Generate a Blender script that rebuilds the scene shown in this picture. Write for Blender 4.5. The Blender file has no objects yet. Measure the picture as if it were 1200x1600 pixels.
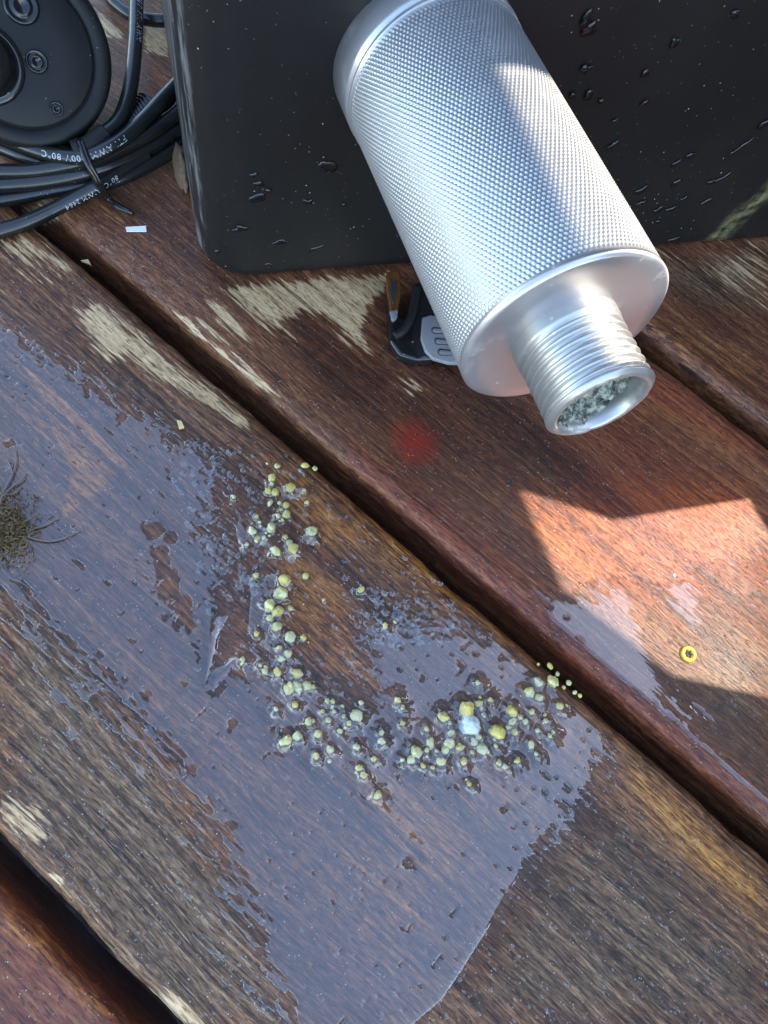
import bpy, bmesh, math
import numpy as np
from mathutils import Vector, Matrix

S = bpy.context.scene
COL = S.collection
rng = np.random.default_rng(11)

# ------------------------------------------------------------------ camera
F = 1155.0
PITCH, ROLL, YAW, H = math.radians(66.82), math.radians(-22), math.radians(-20.24), .2
cr, sr_ = math.cos(ROLL), math.sin(ROLL)
_cx = np.array([1, 0, 0.]); _fw = np.array([0, math.cos(PITCH), -math.sin(PITCH)])
_dn = np.array([0, -math.sin(PITCH), -math.cos(PITCH)])
M = np.array([cr * _cx + sr_ * _dn, -sr_ * _cx + cr * _dn, _fw])
_Z = np.array([[math.cos(-YAW), -math.sin(-YAW), 0], [math.sin(-YAW), math.cos(-YAW), 0], [0, 0, 1]])
M = (_Z @ M.T).T                       # rows: camera right, down, forward; world X runs along the boards
CAM = np.array([0, 0, H])


def ray(x, y):
    return np.array([(x - 600) / F, (y - 800) / F, 1]) @ M


def g(x, y, z=0.0):
    r = ray(x, y)
    return CAM + r * (z - H) / r[2]


def proj(P):
    q = (np.asarray(P) - CAM) @ M.T
    return q[..., :2] / q[..., 2:] * F + [600, 800]


cd = bpy.data.cameras.new('camera')
cd.sensor_fit = 'VERTICAL'; cd.sensor_height = 36; cd.lens = F / 1600 * 36
cd.clip_start = .01; cd.clip_end = 300
cam = bpy.data.objects.new('camera', cd); COL.objects.link(cam)
mw = Matrix(((M[0][0], -M[1][0], -M[2][0], 0), (M[0][1], -M[1][1], -M[2][1], 0),
             (M[0][2], -M[1][2], -M[2][2], H), (0, 0, 0, 1)))
cam.matrix_world = mw
S.camera = cam

# frame of the black box: front left corner A, e along its front, n out of its front
A = g(370, 440); B = g(1200, 378)
e = (B - A) / np.linalg.norm(B - A); n = np.array([e[1], -e[0], 0]); zz = np.array([0, 0, 1.])
A = A - .0105 * e

# ------------------------------------------------------------------ light
EL = math.radians(42)
sun_to = np.array([e[0] * math.cos(EL), e[1] * math.cos(EL), math.sin(EL)])
w = bpy.data.worlds.new('World'); S.world = w; w.use_nodes = True
nt = w.node_tree
sky = nt.nodes.new('ShaderNodeTexSky'); sky.sky_type = 'NISHITA'; sky.sun_disc = False
sky.sun_elevation = EL
sky.sun_rotation = math.atan2(sun_to[0], sun_to[1])
sky.air_density = 1.0; sky.dust_density = .5; sky.ozone_density = 1.0
nt.nodes['Background'].inputs[1].default_value = .15
nt.links.new(sky.outputs[0], nt.nodes['Background'].inputs[0])
sl = bpy.data.lights.new('sun', 'SUN'); sl.energy = 2.0; sl.angle = math.radians(.35); sl.color = (1, .93, .82)
so = bpy.data.objects.new('sun', sl); COL.objects.link(so)
so.rotation_euler = Vector(sun_to).to_track_quat('Z', 'Y').to_euler()
so.location = (0, 0, 3)
S.view_settings.view_transform = 'Standard'; S.view_settings.look = 'None'
S.view_settings.exposure = 2.8
S.view_settings.use_white_balance = True; S.view_settings.white_balance_temperature = 6750; S.view_settings.gamma = 1
S.view_settings.use_curve_mapping = False
S.cycles.transparent_max_bounces = 16; S.cycles.sample_clamp_indirect = 4

# ------------------------------------------------------------------ helpers


def tag(o, label=None, cat=None, group=None, kind=None):
    if label: o['label'] = label
    if cat: o['category'] = cat
    if group: o['group'] = group
    if kind: o['kind'] = kind
    return o


def empty(name, loc=(0, 0, 0), mat=None, parent=None):
    o = bpy.data.objects.new(name, None); COL.objects.link(o); o.empty_display_size = .01
    if mat is not None: o.matrix_world = mat
    else: o.location = loc
    if parent: o.parent = parent
    return o


def obj(name, me, mat=None, parent=None, smooth=True, kind=None):
    o = bpy.data.objects.new(name, me); COL.objects.link(o)
    if mat and not me.materials: me.materials.append(mat)
    if smooth and len(me.polygons):
        me.polygons.foreach_set('use_smooth', np.ones(len(me.polygons), bool))
    if parent:
        o.parent = parent
        if parent.matrix_world != Matrix() and False: pass
    if kind: o['kind'] = kind
    return o


def grid_faces(nu, nv, closed_v=False):
    i = np.arange(nu - 1)[:, None]; j = np.arange(nv if closed_v else nv - 1)[None, :]
    j2 = (j + 1) % nv
    return np.stack([i * nv + j, (i + 1) * nv + j, (i + 1) * nv + j2, i * nv + j2], -1).reshape(-1, 4)


def mesh(name, verts, faces, attrs=None):
    me = bpy.data.meshes.new(name)
    verts = np.asarray(verts, np.float32).reshape(-1, 3)
    if isinstance(faces, np.ndarray):
        nf, k = faces.shape
        me.vertices.add(len(verts)); me.vertices.foreach_set('co', verts.ravel())
        me.loops.add(nf * k); me.loops.foreach_set('vertex_index', faces.astype(np.int32).ravel())
        me.polygons.add(nf)
        me.polygons.foreach_set('loop_start', np.arange(0, nf * k, k, dtype=np.int32))
        me.polygons.foreach_set('loop_total', np.full(nf, k, np.int32))
        me.update(calc_edges=True); me.validate()
    else:
        me.from_pydata(verts.tolist(), [], faces)
    for k_, v in (attrs or {}).items():
        a = me.attributes.new(k_, 'FLOAT', 'POINT'); a.data.foreach_set('value', np.asarray(v, np.float32).ravel())
    return me


def from_bm(name, bm):
    bmesh.ops.recalc_face_normals(bm, faces=bm.faces)
    me = bpy.data.meshes.new(name); bm.to_mesh(me); bm.free(); return me


def lathe(name, prof, seg=96):
    """profile of (radius, z) turned about local Z"""
    prof = np.array(prof, float); a = np.linspace(0, 2 * np.pi, seg, endpoint=False)
    V = np.stack([prof[:, None, 0] * np.cos(a), prof[:, None, 0] * np.sin(a), np.repeat(prof[:, 1:2], seg, 1)], -1)
    f = grid_faces(len(prof), seg, True)[:, ::-1]
    return mesh(name, V, f)


_tabs = {}


def vn(x, y, seed=0):
    if seed not in _tabs: _tabs[seed] = np.random.default_rng(1000 + seed).random((512, 512))
    t = _tabs[seed]
    xi = np.floor(x).astype(int); yi = np.floor(y).astype(int); fx = x - xi; fy = y - yi
    fx = fx * fx * (3 - 2 * fx); fy = fy * fy * (3 - 2 * fy)
    a = t[xi & 511, yi & 511]; b = t[(xi + 1) & 511, yi & 511]; c = t[xi & 511, (yi + 1) & 511]; d = t[(xi + 1) & 511, (yi + 1) & 511]
    return (a * (1 - fx) + b * fx) * (1 - fy) + (c * (1 - fx) + d * fx) * fy


def fbm(x, y, seed=0, oct=3):
    s = 0; a = .5; tot = 0
    for k in range(oct):
        s = s + a * vn(x * 2 ** k, y * 2 ** k, seed + k); tot += a; a *= .5
    return s / tot


def sdf(P, poly):
    """signed distance (positive inside) of points P (N,2) to a polygon"""
    poly = np.asarray(poly, float); d = np.full(len(P), 1e18); ins = np.zeros(len(P), bool)
    for i in range(len(poly)):
        a = poly[i]; b = poly[(i + 1) % len(poly)]; ab = b - a; ap = P - a
        t = np.clip((ap @ ab) / (ab @ ab), 0, 1)
        d = np.minimum(d, ((ap - t[:, None] * ab) ** 2).sum(1))
        if a[1] != b[1]:
            c = (a[1] > P[:, 1]) != (b[1] > P[:, 1])
            ins ^= c & (P[:, 0] < (b[0] - a[0]) * (P[:, 1] - a[1]) / (b[1] - a[1]) + a[0])
    return np.where(ins, 1, -1) * np.sqrt(d)


def mask(P, poly, soft):
    return np.clip(.5 + sdf(P, poly) / (2 * soft), 0, 1)


def blob(P, x, y, r, soft=.5):
    return np.clip((1 - np.hypot(P[:, 0] - x, P[:, 1] - y) / r) / soft, 0, 1)


# ------------------------------------------------------------------ materials
class N:
    def __init__(s, name):
        s.m = bpy.data.materials.new(name); s.m.use_nodes = True; s.t = s.m.node_tree
        s.p = s.t.nodes['Principled BSDF']; s.out = s.t.nodes['Material Output']

    def link(s, a, b): s.t.links.new(a, b)

    def node(s, ty, **kw):
        nd = s.t.nodes.new(ty)
        for k, v in kw.items(): setattr(nd, k, v)
        return nd

    def val(s, sock, v):
        if isinstance(v, bpy.types.NodeSocket): s.link(v, sock)
        elif isinstance(v, (tuple, list)) and sock.type == 'RGBA': sock.default_value = (*v[:3], 1)
        else: sock.default_value = v

    def math(s, op, a, b=0.0, c=None, clamp=False):
        nd = s.node('ShaderNodeMath', operation=op, use_clamp=clamp)
        s.val(nd.inputs[0], a); s.val(nd.inputs[1], b)
        if c is not None: s.val(nd.inputs[2], c)
        return nd.outputs[0]

    def mix(s, f, a, b, blend='MIX'):
        nd = s.node('ShaderNodeMix', data_type='RGBA', blend_type=blend)
        s.val(nd.inputs[0], f); s.val(nd.inputs[6], a); s.val(nd.inputs[7], b)
        return nd.outputs[2]

    def mixf(s, f, a, b):
        nd = s.node('ShaderNodeMix', data_type='FLOAT')
        s.val(nd.inputs[0], f); s.val(nd.inputs[2], a); s.val(nd.inputs[3], b)
        return nd.outputs[0]

    def coord(s, which='Object'):
        return s.node('ShaderNodeTexCoord').outputs[which]

    def map(s, v, scale=(1, 1, 1), loc=(0, 0, 0), rot=(0, 0, 0)):
        nd = s.node('ShaderNodeMapping'); s.link(v, nd.inputs[0])
        nd.inputs[1].default_value = loc; nd.inputs[2].default_value = rot; nd.inputs[3].default_value = scale
        return nd.outputs[0]

    def noise(s, v, scale=1, detail=2, rough=.5, dist=0):
        nd = s.node('ShaderNodeTexNoise'); s.link(v, nd.inputs['Vector'])
        nd.inputs['Scale'].default_value = scale; nd.inputs['Detail'].default_value = detail
        nd.inputs['Roughness'].default_value = rough; nd.inputs['Distortion'].default_value = dist
        return nd.outputs[0]

    def voro(s, v, scale=1, feature='F1', out=0, rand=1.0):
        nd = s.node('ShaderNodeTexVoronoi', feature=feature); s.link(v, nd.inputs['Vector'])
        nd.inputs['Scale'].default_value = scale; nd.inputs['Randomness'].default_value = rand
        return nd.outputs[out]

    def attr(s, name):
        nd = s.node('ShaderNodeAttribute', attribute_name=name); return nd.outputs['Fac']

    def ramp(s, f, stops):
        nd = s.node('ShaderNodeValToRGB'); s.link(f, nd.inputs[0]); r = nd.color_ramp
        while len(r.elements) < len(stops): r.elements.new(.5)
        for el, (p, c) in zip(r.elements, stops):
            el.position = p; el.color = (*c, 1) if len(c) == 3 else c
        return nd.outputs[0]

    def step(s, f, a, b):
        nd = s.node('ShaderNodeMapRange', interpolation_type='SMOOTHSTEP'); s.link(f, nd.inputs[0])
        nd.inputs[1].default_value = a; nd.inputs[2].default_value = b
        return nd.outputs[0]

    def bump(s, h, dist, strength=1.0, normal=None):
        nd = s.node('ShaderNodeBump'); s.link(h, nd.inputs['Height'])
        nd.inputs['Distance'].default_value = dist; nd.inputs['Strength'].default_value = strength
        if normal: s.link(normal, nd.inputs['Normal'])
        s.link(nd.outputs[0], s.p.inputs['Normal']); return nd.outputs[0]

    def set(s, **kw):
        for k, v in kw.items(): s.val(s.p.inputs[k.replace('_', ' ')], v)
        return s


def simple(name, col, rough=.5, metal=0, vary=.15, scale=400, bump=0, spec=.5, coat=0):
    m = N(name); c = m.coord()
    nz = m.noise(c, scale, 4)
    m.set(Base_Color=m.mix(nz, tuple(x * (1 - vary) for x in col), tuple(min(1, x * (1 + vary)) for x in col)),
          Metallic=metal, Specular_IOR_Level=spec, Coat_Weight=coat, Coat_Roughness=.1)
    m.set(Roughness=m.mixf(nz, max(.02, rough * .8), min(1, rough * 1.2)))
    if bump: m.bump(nz, bump)
    return m.m


def wood(name, off, tone=1.0, redness=0.0, org3=((.16, .055, .012), (.42, .17, .035), (.68, .36, .10))):
    m = N(name); c0 = m.coord()
    low = m.noise(m.map(c0, (9, 30, 30), (off, off, 0)), 1, 2)
    # wavy grain: bend v by a slow noise
    sep = m.node('ShaderNodeSeparateXYZ'); m.link(c0, sep.inputs[0])
    v = m.math('ADD', sep.outputs[1], m.math('MULTIPLY', low, .010))
    com = m.node('ShaderNodeCombineXYZ'); m.link(sep.outputs[0], com.inputs[0]); m.link(v, com.inputs[1]); m.link(sep.outputs[2], com.inputs[2])
    c = com.outputs[0]
    fib = m.noise(m.map(c, (230, 1350, 800), (off, 0, 0)), 1, 5, .7)
    pore = m.noise(m.map(c, (330, 2000, 1200), (off + 3, 0, 0)), 1, 2, .5)
    band = m.noise(m.map(c, (6, 90, 90), (off + 7, 0, 0)), 1, 3, .55)
    ragged = m.noise(m.map(c, (60, 700, 500), (off + 9, 0, 0)), 1, 4, .65)
    cloud = m.noise(m.map(c0, (45, 45, 45), (off, 5, 0)), 1, 4, .6)
    line = m.noise(m.map(c, (7, 620, 300), (off + 5, 0, 0)), 1, 4, .65)
    tex = m.math('ADD', m.math('ADD', m.math('MULTIPLY', fib, .50), m.math('MULTIPLY', line, .38)), m.math('MULTIPLY', band, .22))
    tex = m.math('SUBTRACT', tex, .05)
    crk = m.noise(m.map(c, (3.5, 170, 100), (off + 11, 0, 0)), 1, 2, .5)
    crack = m.math('MULTIPLY', m.math('LESS_THAN', m.math('ABSOLUTE', m.math('SUBTRACT', crk, .5)), .006), m.step(line, .42, .58))
    t = tone
    base = m.ramp(tex, [(.38, (.020 * t, .008 * t, .004 * t)), (.45, (.072 * t, .028 * t, .012 * t)),
                        (.52, (.165 * t, .066 * t, .026 * t)), (.61, (.36 * t, .165 * t, .066 * t))])
    if redness: base = m.mix(redness, base, m.mix(.5, base, (.22, .05, .025)))
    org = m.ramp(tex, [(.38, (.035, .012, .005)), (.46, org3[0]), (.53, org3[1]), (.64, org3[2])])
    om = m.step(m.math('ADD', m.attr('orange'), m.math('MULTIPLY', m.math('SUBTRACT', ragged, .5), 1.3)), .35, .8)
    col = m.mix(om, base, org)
    gry = m.ramp(tex, [(.39, (.030, .016, .008)), (.47, (.095, .055, .030)), (.54, (.20, .118, .062)), (.62, (.38, .235, .125))])
    gm = m.step(m.math('ADD', m.attr('grey'), m.math('MULTIPLY', m.math('SUBTRACT', ragged, .5), .9)), .25, .85)
    col = m.mix(gm, col, gry)
    bar = m.ramp(tex, [(.36, (.13, .07, .028)), (.43, (.36, .22, .10)), (.52, (.56, .37, .19)), (.66, (.70, .51, .30))])
    bm_ = m.step(m.math('ADD', m.attr('bare'), m.math('MULTIPLY', m.math('SUBTRACT', ragged, .5), 2.2)), .40, .66)
    col = m.mix(bm_, col, bar); dry = m.math('SUBTRACT', 1.0, m.math('MULTIPLY', bm_, .85))
    col = m.mix(m.math('MULTIPLY', m.attr('red'), m.step(tex, .34, .50)), col, (.42, .035, .010))
    pm = m.step(pore, .57, .62)
    col = m.mix(m.math('MULTIPLY', pm, .55), col, (.012, .007, .005))
    col = m.mix(m.math('MULTIPLY', crack, .8), col, (.010, .006, .004))
    wet = m.math('ADD', m.attr('wet'), m.math('MULTIPLY', m.math('SUBTRACT', cloud, .5), .7), clamp=True)
    col = m.mix(m.math('MULTIPLY', m.math('MULTIPLY', wet, .85), dry), col, m.mix(1.0, col, (.58, .43, .32), 'MULTIPLY'))
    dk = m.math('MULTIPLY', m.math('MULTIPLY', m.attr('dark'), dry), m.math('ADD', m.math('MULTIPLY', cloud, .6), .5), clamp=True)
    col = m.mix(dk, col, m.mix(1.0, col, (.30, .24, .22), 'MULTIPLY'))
    # pale grit sparkling in the grain
    grit = m.voro(m.map(c0, (900, 900, 900)), 1)
    gr2 = m.noise(m.map(c0, (350, 350, 350), (2, 2, 2)), 1, 1)
    gm2 = m.math('MULTIPLY', m.math('LESS_THAN', grit, .16), m.step(gr2, .52, .62))
    col = m.mix(m.math('MULTIPLY', gm2, .55), col, (.5, .47, .42))
    m.set(Base_Color=col, Roughness=m.mixf(wet, .62, .3), Specular_IOR_Level=m.mixf(wet, .2, .45),
          Coat_Weight=m.math('MULTIPLY', wet, .22), Coat_Roughness=.12)
    hgt = m.math('SUBTRACT', fib, m.math('MULTIPLY', pm, .5))
    m.bump(m.math('ADD', hgt, m.math('MULTIPLY', gm2, .6)), .0003, .7)
    return m.m


def water_mat():
    m = N('water_film'); m.t.nodes.remove(m.p)
    fr = m.node('ShaderNodeFresnel'); bk = m.node('ShaderNodeNewGeometry').outputs['Backfacing']; m.link(m.mixf(bk, 1.82, 1 / 1.82), fr.inputs[0])
    tr = m.node('ShaderNodeBsdfTransparent'); tr.inputs[0].default_value = (.93, .93, .92, 1)
    gl = m.node('ShaderNodeBsdfGlossy'); gl.inputs['Roughness'].default_value = .03
    nz = m.noise(m.map(m.coord(), (40, 300, 100)), 1, 2)
    bp = m.node('ShaderNodeBump'); m.link(nz, bp.inputs['Height']); bp.inputs['Distance'].default_value = .00004
    m.link(bp.outputs[0], gl.inputs['Normal'])
    mx = m.node('ShaderNodeMixShader'); m.link(fr.outputs[0], mx.inputs[0]); m.link(tr.outputs[0], mx.inputs[1]); m.link(gl.outputs[0], mx.inputs[2])
    m.link(mx.outputs[0], m.out.inputs[0])
    return m.m


def drop_mat():
    m = N('water_drop'); m.set(Base_Color=(.006, .006, .007), Roughness=.04, Specular_IOR_Level=.5)
    return m.m


def plastic(name, base=.008):
    m = N(name); c = m.coord()
    big = m.noise(m.map(c, (25, 25, 25)), 1, 4, .6)
    fine = m.noise(m.map(c, (1400, 1400, 1400)), 1, 2)
    sp = m.voro(m.map(c, (420, 420, 420)), 1)
    gate = m.step(m.noise(m.map(c, (60, 60, 60), (1, 3, 5)), 1, 3), .5, .68)
    dust = m.math('MULTIPLY', m.math('LESS_THAN', sp, .085), m.math('ADD', m.math('MULTIPLY', gate, .9), .12))
    col = m.mix(big, (base * .7,) * 3, (base * 1.5, base * 1.45, base * 1.4))
    col = m.mix(m.math('MULTIPLY', m.attr('smear'), m.step(m.noise(m.map(c, (300, 300, 300)), 1, 3), .25, .7)), col, (.26, .25, .12))
    col = m.mix(m.math('MULTIPLY', m.attr('scuff'), m.step(m.noise(m.map(c, (260, 260, 30)), 1, 4, .7), .46, .62)), col, (.13, .125, .12))
    col = m.mix(dust, col, (.5, .49, .47))
    m.set(Base_Color=col, Roughness=m.mixf(big, .36, .52), Specular_IOR_Level=.4)
    m.bump(m.math('ADD', m.math('MULTIPLY', fine, .5), m.math('MULTIPLY', dust, 1.5)), .00012, .8)
    return m.m


def rubber(name, base, rough):
    m = N(name); c = m.coord()
    big = m.noise(m.map(c, (70, 70, 70)), 1, 4, .65)
    sp = m.math('LESS_THAN', m.voro(m.map(c, (500, 500, 500)), 1), .07)
    col = m.mix(big, (base * .6,) * 3, (base * 1.6, base * 1.55, base * 1.45))
    col = m.mix(m.math('MULTIPLY', sp, m.step(big, .5, .65)), col, (.35, .33, .3))
    m.set(Base_Color=col, Roughness=m.mixf(big, rough * .75, rough * 1.3), Specular_IOR_Level=.5 if rough < .4 else .25)
    m.bump(big, .0004, .5)
    return m.m


def metal(name, col, rough, dirt=.3, aniso=0, mt=1.0):
    m = N(name); c = m.coord()
    nz = m.noise(m.map(c, (120, 120, 120)), 1, 4, .65); sc = m.noise(m.map(c, (90, 90, 1800)), 1, 2)
    dm = m.math('MULTIPLY', m.step(nz, .53, .72), dirt)
    cc = m.mix(dm, m.mix(m.math('MULTIPLY', sc, .35), col, tuple(x * .75 for x in col)), (.42, .42, .36))
    sp = m.math('MULTIPLY', m.math('LESS_THAN', m.voro(m.map(c, (330, 330, 330)), 1), .12), m.step(nz, .45, .6))
    cc = m.mix(m.math('MULTIPLY', sp, dirt), cc, (.8, .8, .76))
    m.set(Base_Color=cc, Metallic=m.mixf(dm, mt, .4), Roughness=m.mixf(nz, rough * .8, rough * 1.25))
    if aniso:
        tg = m.node('ShaderNodeTangent', direction_type='RADIAL', axis='Z'); m.link(tg.outputs[0], m.p.inputs['Tangent'])
        m.set(Anisotropic=aniso)
    m.bump(m.math('ADD', nz, m.math('MULTIPLY', sp, .6)), .0001, .6)
    return m.m


def granule_mat(name, c1, c2, c3):
    m = N(name); c = m.coord()
    oi = m.node('ShaderNodeObjectInfo').outputs['Random']
    cc = m.node('ShaderNodeVectorMath', operation='ADD'); m.link(c, cc.inputs[0])
    cm = m.node('ShaderNodeCombineXYZ'); m.link(m.math('MULTIPLY', oi, 9.0), cm.inputs[0]); m.link(cm.outputs[0], cc.inputs[1])
    a = m.noise(m.map(cc.outputs[0], (1.6, 1.6, 1.6)), 1, 3, .6); b = m.noise(m.map(cc.outputs[0], (6, 6, 6)), 1, 3, .7)
    col = m.mix(m.step(m.math('ADD', a, m.math('MULTIPLY', m.math('SUBTRACT', oi, .5), .7)), .38, .62), c1, c2)
    col = m.mix(m.math('MULTIPLY', m.step(b, .55, .75), .8), col, c3)
    m.set(Base_Color=col, Roughness=.42, Specular_IOR_Level=.5, Coat_Weight=.6, Coat_Roughness=.15)
    m.bump(b, .25, .5)
    return m.m


MAT = dict(
    wood1=wood('main_board_wood', 0.0, 1.0), wood2=wood('rear_board_wood', 4.3, 1.05, .32, ((.16, .038, .009), (.38, .095, .018), (.56, .19, .038))),
    wood3=wood('far_board_wood', 8.1, 1.0, .5), wood0=wood('near_board_wood', 12.6, .8, .45),
    woodx=wood('plain_board_wood', 17.0, .9, .4),
    water=water_mat(), drop=drop_mat(), plastic=plastic('black_plastic'), pump=rubber('dull_black_rubber', .011, .5),
    gloss=rubber('glossy_black', .008, .12), cable=rubber('cable_sheath', .010, .22),
    print=simple('white_print', (.36, .38, .40), .6), knurl=metal('bright_aluminium', (.50, .50, .495), .36, .35, 0, .72),
    cap=metal('turned_aluminium', (.52, .49, .485), .3, .8, .7, .8), collar=metal('dull_aluminium', (.50, .50, .51), .3, .9, 0, .7),
    thread=metal('worn_thread_metal', (.44, .43, .40), .36, 1.0, 0, .75),
    gran=granule_mat('yellow_green_stone', (.76, .60, .13), (.74, .69, .32), (.55, .32, .05)),
    granw=granule_mat('blue_white_stone', (.62, .66, .60), (.60, .70, .68), (.58, .55, .30)),
    crumb=simple('yellow_crumb', (.58, .52, .24), .6, 0, .3, 900),
    rust=simple('rusty_metal', (.15, .055, .013), .25, .3, .5, 300, .0003), grey=simple('grey_plastic', (.19, .185, .19), .4, 0, .06),
    paper=simple('white_paper', (.72, .72, .78), .6, 0, .05), yellow=simple('yellow_zinc', (.50, .33, .03), .4, .5, .2, 900),
    darkm=simple('dark_recess', (.05, .048, .045), .4, .4, .4, 2000), mud=simple('dried_mud', (.13, .08, .04), .8, 0, .6, 700, .0006),
    reflected_tree=simple('reflected_tree_olive', (.15, .10, .042), .7, 0, .5, 900), reflected_twig=simple('reflected_twig_grey', (.12, .095, .075), .7, 0, .3, 900),
    soil=simple('dark_soil', (.03, .02, .014), .8, 0, .4, 60, .003), joist=simple('wet_joist', (.045, .018, .012), .3, 0, .5, 130, .0008),
    chip=simple('pale_wood_chip', (.55, .38, .16), .6, 0, .2, 600), screen=simple('shade_screen_wood', (.16, .12, .09), .7, 0, .4, 60, .001),
)

# ------------------------------------------------------------------ setting: ground and deck
V1 = (-.0453, .0774); V2 = (.0846, .1895); V3 = (.1965, .318); V0 = (-.176, -.0523)
me = mesh('ground', [(-40, -40, -.14), (40, -40, -.14), (40, 40, -.14), (-40, 40, -.14)], np.array([[0, 1, 2, 3]]))
obj('ground', me, MAT['soil'], kind='structure', smooth=False)
deck = tag(empty('deck'), kind='structure')

BARE1 = [([(118, 478), (160, 472), (215, 520), (300, 590), (395, 655), (385, 668), (320, 635), (260, 598), (200, 560), (150, 565)], 18, .86),
         ([(0, 372), (60, 372), (110, 420), (70, 430), (0, 400)], 30, .7), ([(0, 1240), (60, 1262), (76, 1300), (62, 1322), (0, 1285)], 14, .75),
         ([(215, 1540), (280, 1555), (350, 1612), (230, 1612)], 20, .85), ([(130, 1390), (150, 1420), (175, 1450), (150, 1445)], 10, .7),
         ([(75, 1365), (98, 1372), (95, 1385)], 8)]
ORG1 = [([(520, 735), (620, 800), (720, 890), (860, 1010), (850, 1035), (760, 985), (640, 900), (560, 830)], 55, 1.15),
        ([(400, 690), (520, 760), (600, 850), (500, 880), (430, 800)], 60, .95), ([(420, 850), (540, 900), (560, 1000), (600, 1080), (500, 1060), (430, 980)], 45, .95), ([(430, 1000), (520, 1040), (575, 1090), (560, 1110), (470, 1050)], 30, .4),
        ([(960, 1150), (1060, 1230), (1200, 1370), (1200, 1470), (1080, 1370), (970, 1240)], 40, .8),
        ([(860, 1440), (1200, 1610), (900, 1610)], 60, .5), ([(560, 1180), (900, 1180), (820, 1330), (600, 1560), (470, 1350)], 80, .58), ([(60, 900), (300, 1100), (420, 1350), (330, 1250), (150, 1050)], 40, .45), ([(0, 400), (60, 420), (0, 480)], 30, .5), ([(36, 572), (70, 590), (206, 720), (165, 762), (95, 812), (110, 740)], 12, 1.0), ([(0, 540), (60, 590), (150, 700), (60, 740), (0, 640)], 40, .5),  # includes the peach reflection at the far left, painted into the wood as orange
        ([(735, 1480), (790, 1470), (860, 1600), (720, 1600)], 30, .4)]
GREY1 = [([(0, 880), (120, 1010), (260, 1190), (400, 1430), (470, 1610), (250, 1610), (0, 1310)], 60, .8),
         ([(850, 1290), (980, 1260), (1200, 1480), (1200, 1610), (660, 1610), (760, 1480)], 70, .72),
         ([(100, 560), (250, 600), (420, 700), (300, 680), (150, 600)], 30, .6), ([(60, 400), (200, 470), (280, 560), (90, 480)], 50, .45)]
WET1 = [([(0, 470), (250, 640), (430, 700), (540, 750), (860, 1030), (1000, 1180), (900, 1300), (640, 1610), (440, 1610), (300, 1250), (0, 900)], 60, .9)]
DARK1 = [([(400, 690), (560, 880), (720, 960), (640, 1010), (540, 1010), (590, 1110), (430, 1010), (330, 960), (300, 800), (260, 700)], 50, .3),
         ([(480, 880), (640, 890), (680, 970), (560, 970)], 30, .5), ([(560, 1150), (900, 1250), (700, 1600), (480, 1400)], 80, .2),
         ([(690, 1560), (770, 1440), (840, 1330), (900, 1230), (940, 1240), (860, 1360), (790, 1460), (740, 1560)], 18, .6), ([(296, 890), (340, 900), (350, 960), (340, 1080), (310, 1080), (304, 980)], 14, .8)]
RED1 = []
BARE2 = [([(345, 452), (400, 444), (612, 428), (600, 450), (574, 478), (566, 515), (580, 556), (550, 535), (505, 492), (478, 486), (440, 500), (462, 532), (425, 515)], 12, .92),
         ([(322, 468), (350, 478), (398, 535), (370, 525), (340, 500)], 8), ([(310, 500), (350, 530), (440, 620), (410, 610), (340, 555)], 12, .8),
         ([(622, 592), (650, 598), (660, 610), (640, 622)], 9, .8), ([(146, 12), (185, 38), (192, 62), (160, 52)], 8), ([(226, 36), (262, 40), (262, 88), (228, 80)], 8),
         ([(30, 330), (60, 318), (90, 340), (70, 350)], 8), ([(265, 480), (300, 500), (330, 540), (300, 520)], 7)]
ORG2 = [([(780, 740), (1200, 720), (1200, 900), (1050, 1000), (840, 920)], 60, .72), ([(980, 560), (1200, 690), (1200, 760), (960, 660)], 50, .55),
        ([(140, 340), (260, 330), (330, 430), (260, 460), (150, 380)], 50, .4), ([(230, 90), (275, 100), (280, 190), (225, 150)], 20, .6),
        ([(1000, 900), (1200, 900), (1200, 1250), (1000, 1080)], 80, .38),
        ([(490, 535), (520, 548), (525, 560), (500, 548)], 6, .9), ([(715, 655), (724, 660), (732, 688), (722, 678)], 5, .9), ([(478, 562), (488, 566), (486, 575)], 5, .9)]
GREY2 = [([(320, 560), (470, 600), (640, 740), (560, 760), (420, 640)], 50, .45), ([(1080, 1010), (1200, 1000), (1200, 1220), (1080, 1130)], 60, .7),
         ([(200, 400), (330, 450), (280, 470), (210, 430)], 30, .4)]
WET2 = [([(560, 440), (800, 560), (1000, 700), (1200, 820), (1200, 1290), (860, 1010), (560, 720), (450, 560)], 60, .75)]
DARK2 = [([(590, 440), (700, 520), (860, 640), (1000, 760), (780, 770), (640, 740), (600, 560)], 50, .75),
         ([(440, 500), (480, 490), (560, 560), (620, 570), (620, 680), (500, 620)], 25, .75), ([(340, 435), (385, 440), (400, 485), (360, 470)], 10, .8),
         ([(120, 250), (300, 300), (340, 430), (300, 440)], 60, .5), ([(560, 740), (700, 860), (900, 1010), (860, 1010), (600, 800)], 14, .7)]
RED2 = [([(620, 670), (650, 660), (680, 680), (676, 715), (640, 722), (622, 700)], 15, .95), ([(560, 720), (760, 860), (980, 1080), (1180, 1250), (1150, 1240), (860, 1020)], 40, .3),
        ([(900, 650), (1180, 800), (1180, 960), (1000, 900)], 80, .30), ([(1000, 560), (1190, 700), (1190, 720), (990, 600)], 20, .3)]
BARE3 = [([(1050, 400), (1210, 380), (1210, 470), (1120, 445)], 50, .62)]
ORG3 = [([(960, 430), (1200, 560), (1200, 660), (1000, 540)], 50, .6)]
GREY3 = [([(960, 400), (1200, 380), (1200, 500), (1080, 480)], 40, .8)]
DARK3 = [([(1040, 440), (1100, 450), (1160, 520), (1100, 520)], 20, .6)]
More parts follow.
